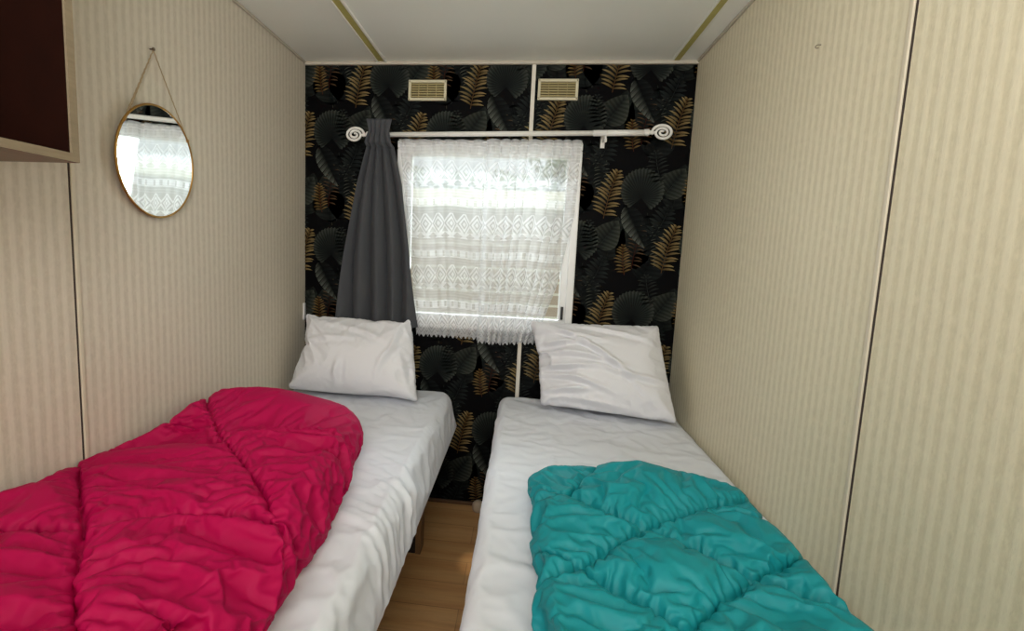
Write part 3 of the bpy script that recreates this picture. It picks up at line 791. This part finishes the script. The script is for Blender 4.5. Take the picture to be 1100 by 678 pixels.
def placer(x_top, x_bot, zt, yb, yt, wtop, wbot, hl, pre, ymax, skew=0):
    """lean the pillow: bottom edge on the bed at yb, top edge against the wall at yt"""
    def f(co):
        co = pre(co); u, v, n = co[:, 0], co[:, 1], co[:, 2]
        t = np.clip((v+hl/2)/hl, -.1, 1.1)
        zlo = ZM+.028; 
        ang = math.atan2(zt-zlo, yt-yb)
        cx = x_bot+(x_top-x_bot)*t; s = (wbot+(wtop-wbot)*t)
        x = cx+u*s; along = t
        y = yb-skew*u*(1-t)+(yt-yb)*along-n*math.sin(ang); z = zlo+(zt-zlo)*along+n*math.cos(ang)
        y = np.where(y > ymax, ymax+.04*(y-ymax), y); 
        z = np.where(z < ZM+.004, ZM+.004+.02*(z-ZM-.004), z)
        return np.column_stack([x, y, z])
    return f
WT, HT = .58, .46
pillow('white pillow propped below the charcoal curtain on the left bed', WT, HT, .062, placer(.315, .345, .925, 1.92, 2.10, .97, 1.04, HT*.93, creases([(.16, -.02, 60, .10, .012, .006, 1.5), (-.12, .05, 8, .14, .014, .004, .5), (.20, .08, 75, .08, .010, .006, 0), (-.05, -.12, 80, .05, .012, .008, 0), (.05, .10, -20, .12, .014, .004, .8), (.23, -.08, 100, .07, .010, .005, 0)]), 2.058), 21, compL, 1.6)
def compR(r):
    u, v = r[:, 0].copy(), r[:, 1].copy()
    k = .97-.05*np.clip((.12-u)/.35, 0, 1)
    r[:, 1] = v*k; r[:, 0] = u*.97
    return r
pillow('white creased pillow propped against the leaf wallpaper on the right bed', .60, .47, .060, placer(1.385, 1.435, .955, 1.915, 2.10, .96, .92, .47*.95, creases([(-.13, .14, -8, .12, .011, .007, .4), (-.15, .09, 4, .13, .011, .008, -.5), (-.10, .03, -6, .16, .012, .009, .5), (-.17, -.03, 2, .12, .010, .009, -.4), (-.15, -.08, -10, .13, .012, .010, .6), (-.18, -.14, 8, .10, .010, .009, 0), (-.02, .06, -38, .20, .012, .010, .5), (.12, -.05, -8, .14, .012, .007, -.5), (.05, .17, -12, .14, .012, .006, .3), (-.08, -.18, -4, .14, .010, .006, .2)]), 2.098, .12), 22, compR, 1.3)

# ---------------------------------------------------------------- small knob on the floor by the wall
bm = bmesh.new(); add_lathe(bm, (.905, 2.135, .001), (0, 0, 1), [(0, .022), (.004, .026), (.02, .030), (.036, .027), (.048, .016), (.052, .004)], 24)
obj('door_stop', bm, plain('pale_rubber', (190, 170, 146), .6, .1), None, True, label='small round pale stopper on the floor by the dark wall', category='stopper')

# ---------------------------------------------------------------- outside the window
def ground_mat():
    t = NT('meadow_grass'); f = t.noise(3, 5, t.coords()); t.set(Base_Color=t.mixc(f, s2l((120, 142, 88)), s2l((176, 176, 130))), Roughness=.9); return t.m
bm = bmesh.new(); add_box(bm, -30, 30, D+.4, 60, -.75, -.60); obj('ground', bm, ground_mat(), None, kind='structure')
def siding_mat():
    t = NT('brown_siding'); tc = t.n('ShaderNodeTexCoord'); sp = t.n('ShaderNodeSeparateXYZ'); t.l(tc.outputs['Object'], sp.inputs[0])
    w_ = t.math('GREATER_THAN', t.math('FRACT', t.math('MULTIPLY', sp.outputs[2], 5)), .80)
    f = t.noise(6, 3, t.coords((1, 1, 6)))
    t.set(Base_Color=t.mixc(w_, t.mixc(f, s2l((160, 140, 128)), s2l((186, 168, 152))), s2l((216, 208, 196))), Roughness=.8); return t.m
hs = thing('neighbouring_chalet', (.5, 9, -.6), 'brown boarded chalet with a pale roof outside the window', 'building')
boxes('wall', [(-6.2, 6.5, 8.0, 11, -.6, 1.98)], siding_mat(), hs)
boxes('roof', [(-6.5, 6.8, 7.7, 11.3, 1.98, 2.26)], plain('pale_roof', (236, 230, 208), .6, .05), hs, .03)
def leaf_mat(rgb):
    t = NT('foliage'); c = s2l(rgb); f = t.noise(4, 3, t.coords()); t.set(Base_Color=t.mixc(f, tuple(x*.6 for x in c), tuple(min(1, x*1.4) for x in c)), Roughness=.8); return t.m
lm = [leaf_mat((126, 150, 96)), leaf_mat((104, 132, 84)), leaf_mat((146, 164, 112))]
bark = plain('bark', (92, 76, 60), .9, .3)
rnd = random.Random(9)
for i, (tx, ty, th_, tr, wh) in enumerate(((-7.2, 20, 6.3, 2.6, 'broad'), (-2.4, 19, 5.4, 2.0, 'short'), (-4.6, 27, 5.0, 1.9, 'low'), (.4, 24, 6.0, 2.3, 'rounded'), (3.4, 19, 6.6, 2.1, 'tall'), (6.0, 22, 6.1, 2.4, 'bushy'))):
    tr_ = thing('tree', (tx, ty, -.6), '', 'tree', 'trees beyond the chalet')
    tr_['label'] = 'green leafy tree beyond the chalet roof, seen through the lace'
    bm = bmesh.new(); add_tube(bm, [(tx, ty, -.6), (tx+.1, ty, th_*.3), (tx, ty, th_*.62)], [.22, .16, .07], 8); obj('trunk', bm, bark, tr_, True)
    bm = bmesh.new(); cl = [(tx+rnd.uniform(-.6, .6)*tr, ty+rnd.uniform(-.5, .5)*tr, th_-tr*1.1+rnd.uniform(-.9, .5)*tr, tr*rnd.uniform(.4, .65)) for _ in range(9)]
    for k in range(2600):
        cx, cy, cz, cr = rnd.choice(cl); v = Vector((rnd.gauss(0, 1), rnd.gauss(0, 1), rnd.gauss(0, 1))).normalized()*cr*rnd.uniform(.75, 1.05)
        q = Vector((cx, cy, cz))+v; s = rnd.uniform(.07, .15); e1 = Vector((rnd.gauss(0, 1), rnd.gauss(0, 1), rnd.gauss(0, 1))).normalized()*s; e2 = e1.orthogonal().normalized()*s*.6
        bm.faces.new([bm.verts.new(q+w_) for w_ in (-e1, -e2, e1, e2)])
    me = bpy.data.meshes.new('crown'); bm.to_mesh(me); bm.free(); link('crown', me, lm[i % 3], tr_)

# ---------------------------------------------------------------- light
wd = bpy.data.worlds.new('world'); C.world = wd; wd.use_nodes = True; nt = wd.node_tree
bg = nt.nodes['Background']; bg.inputs[0].default_value = (.90, .96, 1.0, 1); bg.inputs[1].default_value = .95
def lamp(name, kind, loc, tgt, energy, color=(1, 1, 1), **kw):
    l = bpy.data.lights.new(name, kind); l.energy = energy; l.color = color
    for k, v in kw.items(): setattr(l, k, v)
    o = bpy.data.objects.new(name, l); COL.objects.link(o); o.location = loc
    o.rotation_euler = (Vector(tgt)-Vector(loc)).to_track_quat('-Z', 'Y').to_euler(); return o
lamp('sun', 'SUN', (0, 5, 8), (1.5, 12, 0), .9, (1, .95, .86), angle=.3)
lamp('window_daylight', 'AREA', (.88, 2.75, 2.75), (.9, 1.4, .6), 250, (.88, .95, 1), shape='RECTANGLE', size=1.6, size_y=1.0)
lamp('side_fill_light', 'AREA', (-.15, 2.75, 1.55), (1.45, 1.75, .85), 30, (.92, .97, 1), shape='SQUARE', size=.7)  # added fill beside the window, lights the right pillow from its left
lamp('side_fill_light', 'AREA', (1.92, 2.75, 1.55), (.3, 1.75, .85), 34, (.92, .97, 1), shape='SQUARE', size=.7)  # matching added fill, lights the left pillow from its right
lamp('rear_fill_light', 'AREA', (1.0, -1.1, 1.55), (.88, 1.6, 1.1), 18, (1, .99, .975), shape='RECTANGLE', size=1.2, size_y=1.2)  # added fill behind the camera; no doorway is built there
lamp('ceiling_fill_light', 'AREA', (.9, -.2, 1.75), (.9, .3, 2.1), 15, (1, 1, .985), shape='RECTANGLE', size=.8, size_y=.6)  # added upward lamp that brightens the ceiling and softens the room
lamp('floor_patch_spot', 'SPOT', (.93, 2.05, 2.0), (.942, 1.745, 0), 45, (1, .88, .68), spot_size=math.radians(5.5), spot_blend=1.0, shadow_soft_size=.004)  # spot added inside the room to throw the bright patch on the floor

# ---------------------------------------------------------------- camera
cam = bpy.data.cameras.new('camera'); co_ = bpy.data.objects.new('camera', cam); COL.objects.link(co_); C.camera = co_
f_, cx_, cy_, yaw, pitch, roll = 500.34, 506.38, 325.42, -.1078, -.1096, .0405
cy, sy, cp, sp, cr, sr = math.cos(yaw), math.sin(yaw), math.cos(pitch), math.sin(pitch), math.cos(roll), math.sin(roll)
fw = Vector((sy*cp, cy*cp, sp)); rt = Vector((cy, -sy, 0)); up = rt.cross(fw)
r_ = cr*rt+sr*up; u_ = -sr*rt+cr*up
co_.matrix_world = Matrix(((r_.x, u_.x, -fw.x, 1.0634), (r_.y, u_.y, -fw.y, 0), (r_.z, u_.z, -fw.z, 1.2506), (0, 0, 0, 1)))
cam.sensor_fit = 'HORIZONTAL'; cam.sensor_width = 36; cam.lens = f_*36/1100
cam.shift_x = (550-cx_)/1100; cam.shift_y = -(339-cy_)/1100
cam.clip_start = .02
C.view_settings.view_transform = 'Standard'; C.view_settings.look = 'None'; C.view_settings.exposure = 0
